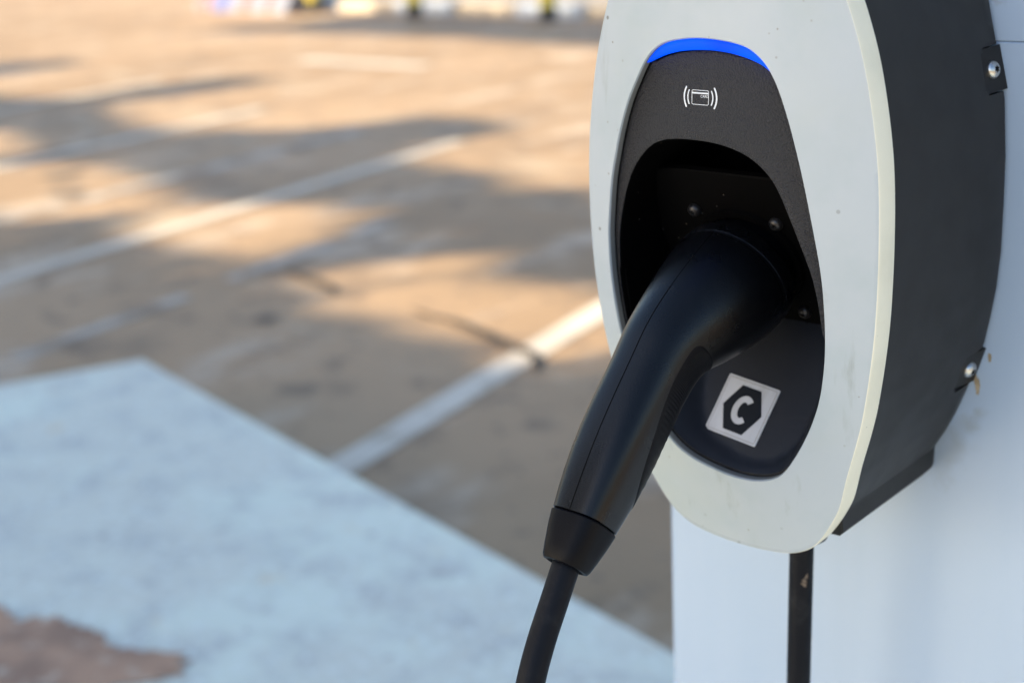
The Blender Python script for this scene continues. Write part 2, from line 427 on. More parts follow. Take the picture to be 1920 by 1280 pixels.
# screw ears in notches on the side of the housing
def ear(side, z, hx, tilt, y0, hh):
    """notch cutter + ear plate + screw; hx = half width of the housing there"""
    bm = bmesh.new(); box_bm(bm, -.006, .012, y0, .165, -hh, hh)
    vs = [e for e in bm.edges if all(abs(v.co.y-y0) < 1e-6 for v in e.verts) and abs(e.verts[0].co.z-e.verts[1].co.z) < 1e-6]
    bmesh.ops.bevel(bm, geom=vs, offset=.003, segments=4, affect='EDGES')
    me = bpy.data.meshes.new('notch'); bm.to_mesh(me); bm.free()
    def place(ob):
        ob.location = (side*hx, 0, z); ob.rotation_euler = (0, side*tilt, 0)
    ct = bpy.data.objects.new('notch', me)
    COL.objects.link(ct); place(ct)
    if side < 0: ct.scale = (-1, 1, 1)
    ct.location.z += OZ
    bpy.context.view_layer.update()
    md = housing.modifiers.new('notch', 'BOOLEAN'); md.operation = 'DIFFERENCE'; md.solver = 'EXACT'; md.object = ct
    dg = bpy.context.evaluated_depsgraph_get(); ev = housing.evaluated_get(dg)
    nm = bpy.data.meshes.new_from_object(ev); housing.modifiers.clear(); housing.data = nm
    bpy.data.objects.remove(ct)
    # ear plate
    bm = bmesh.new(); vv = box_bm(bm, -.0059, 0, y0+.0011, .1546, -hh+.0009, hh-.0007)
    for v_ in vv:
        if v_.co.x > -.001: v_.co.x = -.0026 if v_.co.y < .14 else .0003
    vs = [e for e in bm.edges if all(abs(v.co.y-y0-.0011) < 1e-6 for v in e.verts) and abs(e.verts[0].co.z-e.verts[1].co.z) < 1e-6]
    bmesh.ops.bevel(bm, geom=vs, offset=.0026, segments=4, affect='EDGES')
    me = bpy.data.meshes.new('mounting_ear'); bm.to_mesh(me); bm.free()
    e = link('mounting_ear', me, M['housing'], charger); place(e)
    if side < 0: e.scale = (-1, 1, 1)
    auto(e, 30)
    q = Matrix.Rotation(side*tilt, 3, 'Y')
    sc = screw_mesh('screw', .0052, .0036, M['steel'], M['torx'], e, (-.0014, .1420, 0), Vector((1, -.18, 0)), .35)
for s in (1, -1):
    ear(s, .1075, .0888, -R(14), .1285, .0135)
    ear(s, -.0735, .0843, R(17), .1265, .0125)
auto(housing, 22)

# cable gland under the cover
def lathe(name, prof, m, parent, loc, n=48, axis='Z', cap=True):
    rings = [[(r_*math.cos(2*math.pi*k/n), r_*math.sin(2*math.pi*k/n), z) for k in range(n)] for r_, z in prof]
    v, f = loft(rings, cap0=cap, cap1=cap); o = mesh(name, v, f, m, parent); o.location = loc; auto(o, 35); return o
lathe('cable_gland', [(.0160, .0), (.0160, -.020), (.0148, -.0252), (.0130, -.0262), (.009, -.0266)], M['boot'], charger, (.0125, .070, -.150))

# white card symbol printed on the panel, and the word CARD
def conform(verts2, faces, name, m, parent, yf):
    mesh(name, [(x, yf(x, z), z) for x, z in verts2], faces, m, parent, smooth=False)
def stroke2(pts, w_, closed=False, round_=True):
    P = np.array(pts, float); n = len(P); v = []; f = []
    for i in range(n):
        a = P[(i-1) % n] if closed or i > 0 else P[i]; b = P[(i+1) % n] if closed or i < n-1 else P[i]
        d = b-a; d /= np.linalg.norm(d); nn = np.array([-d[1], d[0]])
        v += [tuple(P[i]+nn*w_/2), tuple(P[i]-nn*w_/2)]
    for i in range(n if closed else n-1):
        a = 2*i; b = 2*((i+1) % n); f.append((a, a+1, b+1, b))
    if round_ and not closed:
        for i, dirn in ((0, P[0]-P[1]), (n-1, P[-1]-P[-2])):
            dirn = dirn/np.linalg.norm(dirn); a0 = math.atan2(dirn[1], dirn[0]); k0 = len(v)
            v.append(tuple(P[i]))
            for k in range(9):
                a = a0-math.pi/2+math.pi*k/8; v.append((P[i][0]+w_/2*math.cos(a), P[i][1]+w_/2*math.sin(a)))
            for k in range(8): f.append((k0, k0+1+k, k0+2+k))
    return v, f
def text2(body, size, cx, cz, rotz=0, bold=0):
    cu = bpy.data.curves.new('t', 'FONT'); cu.body = body; cu.size = size; cu.align_x = 'CENTER'; cu.align_y = 'CENTER'; cu.offset = bold
    cu.resolution_u = 6
    ob = bpy.data.objects.new('t', cu); COL.objects.link(ob); bpy.context.view_layer.update()
    me = bpy.data.meshes.new_from_object(ob.evaluated_get(bpy.context.evaluated_depsgraph_get()))
    v = [(cx+p.co.x*math.cos(rotz)-p.co.y*math.sin(rotz), cz+p.co.x*math.sin(rotz)+p.co.y*math.cos(rotz)) for p in me.vertices]
    f = [tuple(p.vertices) for p in me.polygons]
    bpy.data.objects.remove(ob); bpy.data.meshes.remove(me); return v, f
def merge(parts):
    V = []; F = []
    for v, f in parts:
        k = len(V); V += v; F += [tuple(i+k for i in q) for q in f]
    return V, F
def card():
    cx, cz = -.0089, .1074; parts = []
    w_, h, r_ = .0054, .0038, .0007; loop = []
    for sx, sz, a0 in ((1, 1, 0), (-1, 1, 90), (-1, -1, 180), (1, -1, 270)):
        for k in range(5):
            a = R(a0+90*k/4); loop.append((cx+sx*(w_-r_)+r_*math.cos(a), cz+sz*(h-r_)+r_*math.sin(a)))
    parts.append(stroke2(loop, .00032, closed=True))
    parts.append(stroke2([(cx-w_+.0002, cz+.0023), (cx, cz+.0023), (cx+w_-.0002, cz+.0023)], .00085, round_=False))
    for sg in (-1, 1):
        for dx, hh, wd, bulge in ((.0078, .0036, .00075, .0009), (.0100, .0052, .00095, .0014)):
            parts.append(stroke2([(cx+sg*(dx-bulge*(q*q-.4)), cz+hh*q) for q in np.linspace(-1, 1, 15)], wd))
    parts.append(text2('CARD', .0019, cx+.0028, cz+.0006, 0, .00002))
    V, F = merge(parts)
    conform(V, F, 'card_symbol', M['print'], panel, lambda x, z: panel_y(x, z)-.00022)
card()

# sticker on the ramp
def sticker():
    c = Vector((-.0087, .0331, -.0843)); a = math.atan(.753)
    V = Vector((0, -math.sin(a), -math.cos(a))); X = Vector((1, 0, 0)); nn = Vector((0, -math.cos(a), math.sin(a)))
    c = Vector((c.x, ramp_y(c.z), c.z))
    rot = R(6.5); U = X*math.cos(rot)+V*math.sin(rot); W = -X*math.sin(rot)+V*math.cos(rot); s = .0368
    def P(u, v, d): return c+U*((u-.5)*s)+W*((v-.5)*s)+nn*(d+.0004)
    def rr(h, r_):
        L = []
        for sx, sv, a0 in ((1, 1, 0), (-1, 1, 90), (-1, -1, 180), (1, -1, 270)):
            for k in range(5):
                b = R(a0+22.5*k); L.append((.5+sx*(h-r_)+r_*math.cos(b), .5+sv*(h-r_)+r_*math.sin(b)))
        return L
    L = rr(.5, .025); n = len(L)
    v = [P(*p, -.0006) for p in L]+[P(*p, .0003) for p in L]
    f = [tuple(range(n, 2*n))]+[(i, (i+1) % n, (i+1) % n+n, i+n) for i in range(n)]
    st = mesh('sticker', v, f, M['stick_w'], charger, smooth=False)
    def flat(name, polys, m, d): 
        VV, FF = merge(polys); mesh(name, [P(x, y, d) for x, y in VV], FF, m, st, smooth=False)
    L2 = rr(.462, .02)
    flat('sticker_border', [stroke2(L2, .012, closed=True)], M['stick_edge'], .00038)
    hx = [(.32, .12), (.69, .12), (.885, .51), (.69, .90), (.32, .90), (.125, .51)]
    flat('hexagon', [(hx, [tuple(range(6))])], M['stick_b'], .00045)
    C = []
    for k in range(41):
        b = R(48+264*k/40); C.append((.513+.130*math.cos(b)*1.02, .512-.192*math.sin(b)))
    flat('letter', [stroke2(C, .108, round_=False)], M['stick_w'], .00060)
sticker()

# ------------------------------------------------------------------ charging cable with plug
cable = empty('charging_cable', (0, 0, OZ), 'black charging plug with angled handle pushed into the oval charger, trailing its cable', 'charging cable')
HX = -.011
def sect(c, t, r_a, r_b, n_exp, n=72, off=0.0):
    """superelliptic section in the plane spanned by X and the in-plane normal"""
    t = t.normalized(); nb = Vector((0, -t.z, t.y))    # in-plane normal (towards front/top)
    if nb.y > 0 and nb.z < 0: nb = -nb
    if nb.z < 0: nb = -nb
    out = []
    for k in range(n):
        a = 2*math.pi*k/n; ca, sa = math.cos(a), math.sin(a)
        q = (abs(ca)**n_exp+abs(sa)**n_exp)**(-1/n_exp)
        out.append(Vector((HX, c.y, c.z))+Vector((1, 0, 0))*(ca*q*(r_a+off))+nb*(sa*q*(r_b+off)))
    return out
# y, z, lateral radius, in-plane radius, exponent, tangent angle below horizontal (deg)
HS = [(.0330, .0008, .0358, .0358, 2.0, 25), (.0300, -.0006, .0366, .0366, 2.0, 25), (.0200, -.0042, .0366, .0366, 2.0, 22),
      (.0080, -.0078, .0353, .0355, 2.0, 17), (-.0040, -.0116, .0325, .0335, 2.05, 18), (-.0180, -.0160, .0290, .0305, 2.1, 22), (-.0315, -.0205, .0255, .0270, 2.2, 28),
      (-.0440, -.0265, .0228, .0240, 2.35, 36), (-.0580, -.0385, .0210, .0222, 2.5, 42), (-.0755, -.0555, .0202, .0215, 2.8, 45), (-.0900, -.0705, .0194, .0206, 3.1, 46),
      (-.1050, -.0865, .0176, .0184, 3.4, 47), (-.1165, -.0990, .0156, .0162, 3.5, 48)]
def hs_interp(n):
    A = catmull(HS, n); return A
HA = hs_interp(70)
def hsect(row, off=0.0, n=72):
    y, z, ra, rb, ex, an = row; t = Vector((0, -math.cos(R(an)), -math.sin(R(an))))
    return sect(Vector((0, y, z)), t, ra, rb, ex, n, off)
def build_plug():
    rings = []
    # nose going into the socket, front ring, body
    nose = [(-.020, .026), (-.004, .0288), (.006, .0300), (.0112, .0304), (.0113, .0330), (.0124, .0350), (.0134, .0357)]
    for d, r_ in nose:
        c = Vector((0, SC.y, SC.z))+NS*d; rings.append(sect(c, NS, r_, r_, 2.0))
    rings += [hsect(r_) for r_ in HA]
    e = HA[-1].copy(); t = Vector((0, -math.cos(R(e[5])), -math.sin(R(e[5]))))
    rings.append(sect(Vector((0, e[0], e[1]))+t*.0006, t, e[2]-.0012, e[3]-.0012, e[4]))
    rings.append(sect(Vector((0, e[0], e[1]))+t*.0030, t, e[2]-.0016, e[3]-.0016, e[4]))
    v, f = loft(rings, cap0=True, cap1=True)
    o = mesh('plug_handle', v, f, M['plug'], cable); auto(o, 50)
    return o
plug = build_plug()
def ribbon_on_plug(i0, i1, ang, w_, off, name, m):
    """thin strip following the body at a section angle"""
    rings = []
    for i in range(i0, i1):
        y, z, ra, rb, ex, an = HA[i]; row = []
        for da in (-1, 1):
            a = ang+da*w_/2/ra
            ca, sa = math.cos(a), math.sin(a); q = (abs(ca)**ex+abs(sa)**ex)**(-1/ex)
            t = Vector((0, -math.cos(R(an)), -math.sin(R(an)))); nb = Vector((0, -t.z, t.y))
            if nb.z < 0: nb = -nb
            row.append(Vector((HX, y, z))+Vector((1, 0, 0))*(ca*q*(ra+off))+nb*(sa*q*(rb+off)))
        rings.append(row)
    v, f = loft(rings, closed=False); mesh(name, v, f, m, plug)
ribbon_on_plug(5, 70, math.pi/2, .00055, .00010, 'moulding_seam', M['seam'])
ribbon_on_plug(24, 70, -math.pi/2, .00055, .00010, 'moulding_seam', M['seam'])
# front ring line of the head
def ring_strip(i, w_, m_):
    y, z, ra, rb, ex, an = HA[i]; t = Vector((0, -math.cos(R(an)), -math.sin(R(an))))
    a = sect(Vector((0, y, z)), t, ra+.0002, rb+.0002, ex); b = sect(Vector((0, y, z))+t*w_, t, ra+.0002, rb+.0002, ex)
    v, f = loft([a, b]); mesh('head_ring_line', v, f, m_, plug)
ring_strip(6, .0004, M['seam'])
ring_strip(4, .0009, mat('edge_highlight', (.016, .019, .026), .4))  # paler strip paints the light caught on the dusty collar edge
# ribbed grip on the underside
def build_grip():
    i0, i1 = 37, 68; n = 260; na = 28; rings = []; edge = []
    for k in range(n+1):
        s = k/n; fi = i0+(i1-i0)*s; i = int(min(fi, 68)); fr = fi-i; row = HA[i]*(1-fr)+HA[min(i+1, 69)]*fr
        y, z, ra, rb, ex, an = row; t = Vector((0, -math.cos(R(an)), -math.sin(R(an)))); nb = Vector((0, -t.z, t.y))
        if nb.z < 0: nb = -nb
        q_ = abs(2*s-1); half = R(112)*(1-q_**5)**.5 if q_ < 1 else 0
        rib = .00006*(1 if (k % 4) < 2 else -1)
        r_ = []
        for j in range(na+1):
            u = 2*j/na-1; a = -math.pi/2+half*u
            ca, sa = math.cos(a), math.sin(a); q = (abs(ca)**ex+abs(sa)**ex)**(-1/ex)
            e = min(1-abs(u), 1-q_); off = .0006*smoothstep(e/.05)-.0003+(rib if e > .10 else 0)
            r_.append(Vector((HX, y, z))+Vector((1, 0, 0))*(ca*q*(ra+off))+nb*(sa*q*(rb+off)))
        rings.append(r_)
        edge.append((r_[0], r_[-1]))
    v, f = loft(rings, closed=False); mesh('ribbed_grip', v, f, M['boot'], plug)
build_grip()
# boot (strain relief)
def build_boot():
    e = HA[-1]; t = Vector((0, -math.cos(R(e[5])), -math.sin(R(e[5])))); c = Vector((0, e[0], e[1])); rings = []
    for d, ra, rb, ex in ((.0006, .0140, .0146, 3.5), (.0007, .0151, .0156, 3.5), (.0016, .0158, .0164, 3.5), (.010, .0147, .0153, 3.3), (.019, .0132, .0137, 3.0), (.0245, .0124, .0128, 2.6), (.0262, .0116, .0119, 2.5), (.0266, .0100, .0102, 2.4), (.0240, .0085, .0085, 2.2)):
        rings.append(sect(c+t*d, t, ra, rb, ex))
    v, f = loft(rings, cap0=True, cap1=False); o = mesh('cable_boot', v, f, M['boot'], cable); auto(o, 40)
    return c+t*.022, t
bc, bt = build_boot()
# cable: from the boot down, in a loop under the charger and back up into the gland
def tube(name, pts, r_, m, parent, n=28, N_=220):
    P = catmull(pts, N_); rings = []
    up = Vector((1, 0, 0))
    for i in range(len(P)):
        a = Vector(P[max(i-1, 0)]); b = Vector(P[min(i+1, len(P)-1)]); t = (b-a).normalized()
        u = (up-t*up.dot(t)).normalized(); w_ = t.cross(u); up = u
        rings.append([Vector(P[i])+u*(r_*math.cos(2*math.pi*k/n))+w_*(r_*math.sin(2*math.pi*k/n)) for k in range(n)])
    v, f = loft(rings, cap0=True, cap1=True); return mesh(name, v, f, m, parent)
start = Vector((HX, bc.y, bc.z))
pts = [start, (HX, -.1440, -.1348), (HX, -.1563, -.1537), (HX+.001, -.1680, -.1740), (HX+.002, -.188, -.222), (HX+.004, -.203, -.30), (.0, -.208, -.42), (.004, -.19, -.56), (.008, -.13, -.66), (.010, -.06, -.685), (.0105, .01, -.65),
       (.0110, .055, -.55), (.0105, .068, -.43), (.0105, .070, -.30), (.0112, .070, -.22), (.0118, .070, -.16)]
tube('cable', pts, .0076, M['rubber'], cable)

# dried dirt on the hanging cable
def cable_dirt():
    cab = [o for o in cable.children if o.name.startswith('cable') and 'boot' not in o.name][0]
    path = [(.46, -.1985), (.38, -.2010), (.26, -.2035), (.24, -.2052), (.36, -.2075)]
    P = catmull(path, 40); v = []; f = []; rnd = random.Random(2)
    for i, (a, z) in enumerate(P):
        w_ = (.0004+.0022*rnd.random())*math.sin(math.pi*(i+1)/41)
        for s_ in (-1, 1):
            ang = a*1.3+s_*w_/.0077; v.append((.0113+.00775*math.sin(ang+.45), .070-.00775*math.cos(ang+.45), z+s_*.0004))
    for k in range(39): f.append((2*k, 2*k+1, 2*k+3, 2*k+2))
    mesh('dirt_mark', v, f, mat('dried_dirt', (.20, .15, .11), .9), cab, smooth=False)
cable_dirt()

# ------------------------------------------------------------------ pillar
def build_pillar():
    x0, x1, y0, y1, z0, z1 = -.1515, .40, WALL_Y, .62, .15, 2.9
    r_ = .007; pr = []
    for cx, cy, a0 in ((x1-r_, y1-r_, 0), (x0+r_, y1-r_, 90), (x0+r_, y0+r_, 180), (x1-r_, y0+r_, 270)):
        for k in range(7):
            a = R(a0+15*k); pr.append((cx+r_*math.cos(a), cy+r_*math.sin(a)))
    return pr, z0, z1
pil = empty('pillar', (.13, .38, .15), 'white painted square pillar that carries the oval charger', 'pillar')
pr, z0, z1 = build_pillar()
def pillar_seg(a, b, name='panel'):
    k = .0006; rings = []
    for z, ins in ((a, k), (a+.0006, 0), (b-.0006, 0), (b, k)):
        rings.append([(x-.13+(ins if x < .13 else -ins), y-.38+(ins if y < .38 else -ins), z-.15) for x, y in pr])
    v, f = loft(rings, cap0=True, cap1=True); o = mesh(name, v, f, M['pillar'], pil); auto(o, 40)
SEAM_Z = OZ+.1215
pillar_seg(z0, SEAM_Z-.0002); pillar_seg(SEAM_Z+.0002, z1)
# rust runs and grime behind the housing: thin irregular stains on the paint
def stain(pts, name, m, seed, amp=.12, y=-.0006):
    rnd = random.Random(seed); cx = sum(p[0] for p in pts)/len(pts); cz = sum(p[1] for p in pts)/len(pts)
    P = catmull(pts, 60, True); v = [(cx-.13, WALL_Y+y-.38, cz+OZ-.15)]
    for p in P:
        k = 1+amp*(rnd.random()-.5); v.append((cx+(p[0]-cx)*k-.13, WALL_Y+y-.38, cz+(p[1]-cz)*k+OZ-.15))
    f = [(0, i+1, (i+1) % 60+1) for i in range(60)]
    mesh(name, v, f, m, pil, smooth=False)
stain([(.0815, -.081), (.0845, -.083), (.0855, -.089), (.0842, -.093), (.0828, -.090)], 'rust_stain', M['rust'], 3, .5)
stain([(.0895, -.066), (.0915, -.066), (.0915, -.070), (.0900, -.070)], 'rust_stain', M['rust'], 5, .5)

# ------------------------------------------------------------------ ground and setting
gm = mat('asphalt', (0.355, 0.225, 0.122), 0.68, spec=0.33, noise=[(0.35, (0.45, 0.29, 0.165), .42, .62), (2.6, (0.52, 0.38, 0.26), .52, .66, 7, (1, .4, 1)), (1.1, (0.28, 0.185, 0.11), .54, .70, 6), (5.0, (0.25, 0.165, 0.10), .54, .68), (1.6, (.46, .33, .21), .58, .66, 8, (.5, 1.6, 1)), (14, (.24, .16, .10), .60, .70, 6)],
         bump=(40, .4, .01))
mesh('ground', [(-400, -400, 0), (400, -400, 0), (400, 400, 0), (-400, 400, 0)], [(0, 1, 2, 3)], gm, smooth=False)
struct(bpy.data.objects['ground'])
lm = mat('worn_line_paint', (0.68, 0.58, 0.46), 0.7, noise=[(9, (0.46, 0.36, 0.25), .50, .68), (2.2, (0.60, 0.50, 0.39), .42, .6), (4, (.39, .26, .16), .66, .73, 6)])
lf = mat('faded_line_paint', (0.48, 0.40, 0.32), 0.75, noise=[(5, (0.30, 0.215, 0.145), .45, .62)])
def strip(name, a, b, w_, m, z=.004):
    a = Vector((*a, 0)); b = Vector((*b, 0)); d = (b-a).normalized(); n = Vector((-d.y, d.x, 0))*w_/2; K = 24; v = []; f = []
    rnd = random.Random(int(a.x*100))
    for k in range(K+1):
        p = a+(b-a)*k/K; e = .006*rnd.random()
        v += [p+n*(1+e)+Vector((0, 0, z)), p-n*(1-e)+Vector((0, 0, z))]
    for k in range(K): f.append((2*k, 2*k+1, 2*k+3, 2*k+2))
    o = mesh(name, v, f, m, smooth=False); struct(o); return o
strip('parking_line', (-4.86, .80), (-5.52, 5.57), .115, lm)
strip('parking_line', (-7.27, 1.60), (-7.80, 5.90), .115, lm)
strip('parking_line', (-2.20, 1.00), (-2.93, 4.80), .115, lm)
strip('parking_line', (-9.48, 2.60), (-10.02, 6.60), .115, lm)
strip('faded_line', (-6.12, 2.75), (-6.40, 5.6), .13, lf)
strip('faded_line', (-4.17, 2.76), (-4.36, 3.88), .10, lf)
strip('faded_line', (-4.02, 1.70), (-4.14, 2.52), .08, lf)
strip('faded_line', (-9.86, 8.06), (-8.31, 8.14), .22, lm)
# cracks
cm = mat('crack_filler', (0.07, 0.052, 0.036), 0.9)
def crack(pts, w_):
    P = catmull([(x, y, 0) for x, y in pts], 40); rnd = random.Random(3); v = []; f = []
    for i in range(40):
        d = P[min(i+1, 39)]-P[max(i-1, 0)]; d /= np.linalg.norm(d); n = np.array([-d[1], d[0], 0]); s = math.sin(math.pi*i/39)**.5
        ww = w_*(.45+.8*rnd.random())*s+.002
        v += [tuple(P[i]+n*ww/2+np.array([0, 0, .008])), tuple(P[i]-n*ww/2+np.array([0, 0, .008]))]
    for k in range(39): f.append((2*k, 2*k+1, 2*k+3, 2*k+2))
    struct(mesh('ground_crack', v, f, cm, smooth=False))
crack([(-4.10, 2.99), (-3.84, 2.93), (-3.72, 2.90), (-3.62, 2.84)], .05)
crack([(-3.22, 2.86), (-3.10, 2.83), (-2.98, 2.83), (-2.82, 2.79), (-2.61, 2.73), (-2.50, 2.70), (-2.43, 2.64), (-2.37, 2.56)], .052)
def blob(c, rx, ry, name='ground_stain', m=cm, seed=1, z=.006):
    rnd = random.Random(seed); K = 26; v = [(c[0], c[1], z)]
    for k in range(K):
        a = 2*math.pi*k/K; q = .7+.5*rnd.random(); v.append((c[0]+rx*q*math.cos(a), c[1]+ry*q*math.sin(a), z))
    o = mesh(name, v, [(0, k+1, (k+1) % K+1) for k in range(K)], m, smooth=False); struct(o); return o
sm = mat('ground_stain', (0.15, 0.115, 0.085), 0.9)
blob((-6.44, 3.43), .09, .11, m=sm, seed=2); blob((-6.90, 3.70), .10, .12, m=sm, seed=4); blob((-3.61, 2.48), .05, .05, m=sm, seed=8)

# raised painted slab under the pillar
slab_m = mat('painted_concrete', (0.73, 0.70, 0.58), 0.65, spec=0.35, noise=[(2.5, (0.78, 0.79, 0.65), .42, .62, 5), (7, (0.58, 0.56, 0.49), .44, .70, 8), (40, (.84, .84, .74), .50, .7, 6), (6, (.76, .62, .42), .61, .74, 7), (22, (.50, .46, .40), .62, .72, 8)], bump=(60, .3, .004))
def slab():
    P = [(-3.224, 1.692), (-4.60, -1.52), (3.0, -3.0), (3.6, .32)]
    c = np.mean(np.array(P), 0); v = []; rings = []
    for z, ins in ((-.05, 0), (.142, 0), (.148, .003), (.150, .009)):
        ring = []
        for i, p in enumerate(P):
            for q in range(24):
                nx = P[(i+1) % 4]; t = q/24
                x = p[0]+(nx[0]-p[0])*t; y = p[1]+(nx[1]-p[1])*t; d = np.array([c[0]-x, c[1]-y]); d /= np.linalg.norm(d)
                ring.append((x+d[0]*ins, y+d[1]*ins, z))
        rings.append(ring)
    v, f = loft(rings, cap1=True); o = mesh('slab', v, f, slab_m, smooth=False); struct(o)
slab()
# grime on the pillar paint just under the housing corner
def grime(m, pt_, rad, col):
    n = m.node_tree.nodes; l = m.node_tree.links; b = n['Principled BSDF']
    src = b.inputs['Base Color'].links[0].from_socket
    tc = n.new('ShaderNodeTexCoord'); d = n.new('ShaderNodeVectorMath'); d.operation = 'DISTANCE'
    no = n.new('ShaderNodeTexNoise'); no.inputs['Scale'].default_value = 55; no.inputs['Detail'].default_value = 5
    l.new(tc.outputs['Object'], no.inputs[0])
    sc = n.new('ShaderNodeVectorMath'); sc.operation = 'MULTIPLY_ADD'; sc.inputs[1].default_value = (.03, .0, .05)
    l.new(no.outputs['Color'], sc.inputs[0]); l.new(tc.outputs['Object'], sc.inputs[2])
    l.new(sc.outputs[0], d.inputs[0]); d.inputs[1].default_value = (pt_[0]+.015, pt_[1], pt_[2]+.025)
    r_ = n.new('ShaderNodeMapRange'); r_.inputs[1].default_value = rad; r_.inputs[2].default_value = rad*.2; r_.inputs[3].default_value = 0; r_.inputs[4].default_value = .45
    l.new(d.outputs['Value'], r_.inputs[0])
    mx = n.new('ShaderNodeMix'); mx.data_type = 'RGBA'; l.new(r_.outputs[0], mx.inputs[0]); l.new(src, mx.inputs[6]); mx.inputs[7].default_value = (*col, 1)
    l.new(mx.outputs[2], b.inputs['Base Color'])
for p_, rd in (((.062, -.142), .020), ((.072, -.128), .014), ((.080, -.112), .010), ((.010, -.178), .009), ((.0865, .150), .005)):
    grime(M['pillar'], (p_[0]-.13, WALL_Y-.38, p_[1]+OZ-.15), rd, (.26, .27, .27))
bare = mat('bare_concrete', (0.50, 0.29, 0.18), 0.85, noise=[(9, (0.34, 0.20, 0.13), .42, .62, 8), (20, (0.60, 0.46, 0.34), .55, .70, 6)])
def bare_patch():
    base = [(-2.42, .42), (-2.20, .50), (-2.10, .57), (-2.02, .56), (-1.975, .60), (-1.93, .615), (-1.88, .61), (-1.82, .64), (-1.78, .615), (-1.71, .64), (-1.63, .675), (-1.59, .61), (-1.66, .50), (-1.60, .40), (-1.70, .20), (-1.9, .0), (-2.3, .1)]
    P = catmull(base, 160, True); rnd = random.Random(5); v = [(-1.9, .35, .1545)]
    for p in P:
        k = 1+.10*(rnd.random()-.5); v.append((-1.9+(p[0]+1.9)*k, .35+(p[1]-.35)*k, .1545))
    struct(mesh('bare_concrete', v, [(0, i+1, (i+1) % 160+1) for i in range(160)], bare, smooth=False))
bare_patch()

# kerb with painted stones, pavement beyond
km = mat('kerb_concrete', (0.45, 0.36, 0.27), 0.8, noise=[(4, (.36, .29, .22), .4, .7)])
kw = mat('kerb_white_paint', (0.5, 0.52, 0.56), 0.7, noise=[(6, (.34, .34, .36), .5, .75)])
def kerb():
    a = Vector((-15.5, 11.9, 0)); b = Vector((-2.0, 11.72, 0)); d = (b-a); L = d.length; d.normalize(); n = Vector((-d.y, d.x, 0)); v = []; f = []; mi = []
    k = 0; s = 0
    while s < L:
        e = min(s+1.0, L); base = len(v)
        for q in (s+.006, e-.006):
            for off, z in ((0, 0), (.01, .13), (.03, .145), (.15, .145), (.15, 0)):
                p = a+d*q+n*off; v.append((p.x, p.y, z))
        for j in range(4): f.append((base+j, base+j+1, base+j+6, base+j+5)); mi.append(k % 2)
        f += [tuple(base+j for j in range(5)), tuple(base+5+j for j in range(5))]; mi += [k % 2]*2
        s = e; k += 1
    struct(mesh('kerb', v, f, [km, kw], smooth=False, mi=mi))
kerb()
pm = mat('pavement_concrete', (0.33, 0.28, 0.23), 0.8, noise=[(1.2, (.28, .24, .20), .4, .7)])
pv = mesh('pavement', [(-15.5, 12.05, .13), (-2, 11.87, .13), (-2, 14.6, .13), (-15.5, 14.8, .13)], [(0, 1, 2, 3)], pm, smooth=False); struct(pv)
rm = mat('road_asphalt', (0.34, 0.31, 0.28), 0.75, noise=[(.7, (.40, .36, .32), .4, .7)])
struct(mesh('road', [(-60, 15.4, .008), (20, 14.9, .008), (20, 24, .008), (-60, 24, .008)], [(0, 1, 2, 3)], rm, smooth=False))

# bollards
yel = mat('bollard_yellow', (0.62, 0.46, 0.03), 0.5); blk = mat('bollard_black', (0.02, 0.02, 0.022), 0.55)
def bollard():
    r = empty('bollard', (0, 0, 0), 'x', 'bollard', 'yellow and black bollards along the kerb')
    lathe('base', [(.130, .0), (.130, .018), (.118, .024), (.100, .026), (.100, .15)], blk, r, (0, 0, 0), n=32)
    lathe('post', [(.088, .145), (.088, .42)], yel, r, (0, 0, 0), n=32)
    lathe('band', [(.0885, .42), (.0895, .425), (.0895, .575), (.0885, .58)], blk, r, (0, 0, 0), n=32)
    lathe('post', [(.088, .58), (.088, .86)], yel, r, (0, 0, 0), n=32)
    lathe('cap', [(.0895, .86), (.0895, .96), (.080, .985), (.055, 1.0), (.02, 1.006)], blk, r, (0, 0, 0), n=32)
    return r
b0 = bollard()
spots = [((-9.74, 11.50), 'yellow and black bollard nearest the charger, its black foot largest'),
         ((-11.74, 11.45), 'middle one of the three yellow and black bollards along the kerb'),
         ((-13.76, 11.66), 'yellow and black bollard beside the red and white barrier')]
for i, ((x, y), lb) in enumerate(spots):
    if i == 0: r_ = b0
    else:
        r_ = b0.copy(); COL.objects.link(r_)
        for ch in list(b0.children):
            c_ = ch.copy(); COL.objects.link(c_); c_.parent = r_
    r_.location = (x, y, 0); r_['label'] = lb

# plastic barriers by the kerb
bw = mat('barrier_white', (0.19, 0.19, 0.23), 0.6); br = mat('barrier_red', (0.24, 0.09, 0.08), 0.6); bb = mat('barrier_blue', (0.09, 0.10, 0.24), 0.6)
def barrier(x, y, rz, L, panels, label):
    r = empty('traffic_barrier', (x, y, 0), label, 'barrier', 'barriers at the edge of the lot'); r.rotation_euler = (0, 0, rz)
    sec = [(-.22, 0), (-.22, .09), (-.10, .22), (-.06, .70), (.06, .70), (.10, .22), (.22, .09), (.22, 0)]
    rings = [[(xx, y_, z_) for y_, z_ in sec] for xx in (0, .02, L-.02, L)]
    v, f = loft(rings, cap0=True, cap1=True); mesh('body', v, f, bw, r, smooth=False)
    for u0, u1, m in panels:
        vv = []; ff = []
        for s in (-1, 1):
            k = len(vv)
            for u in (u0, u1):
                vv += [(u, s*.2235, .006), (u, s*.2235, .092), (u, s*.103, .225), (u, s*.066, .68)]
            ff += [(k+q, k+q+1, k+q+5, k+q+4) for q in range(3)]
        mesh('reflective_panel', vv, ff, m, r, smooth=False)
barrier(-15.85, 11.60, -.02, 1.25, [(.08, .30, br), (.40, .72, bb)], 'white barrier with a red and a blue panel, left of the other barrier')
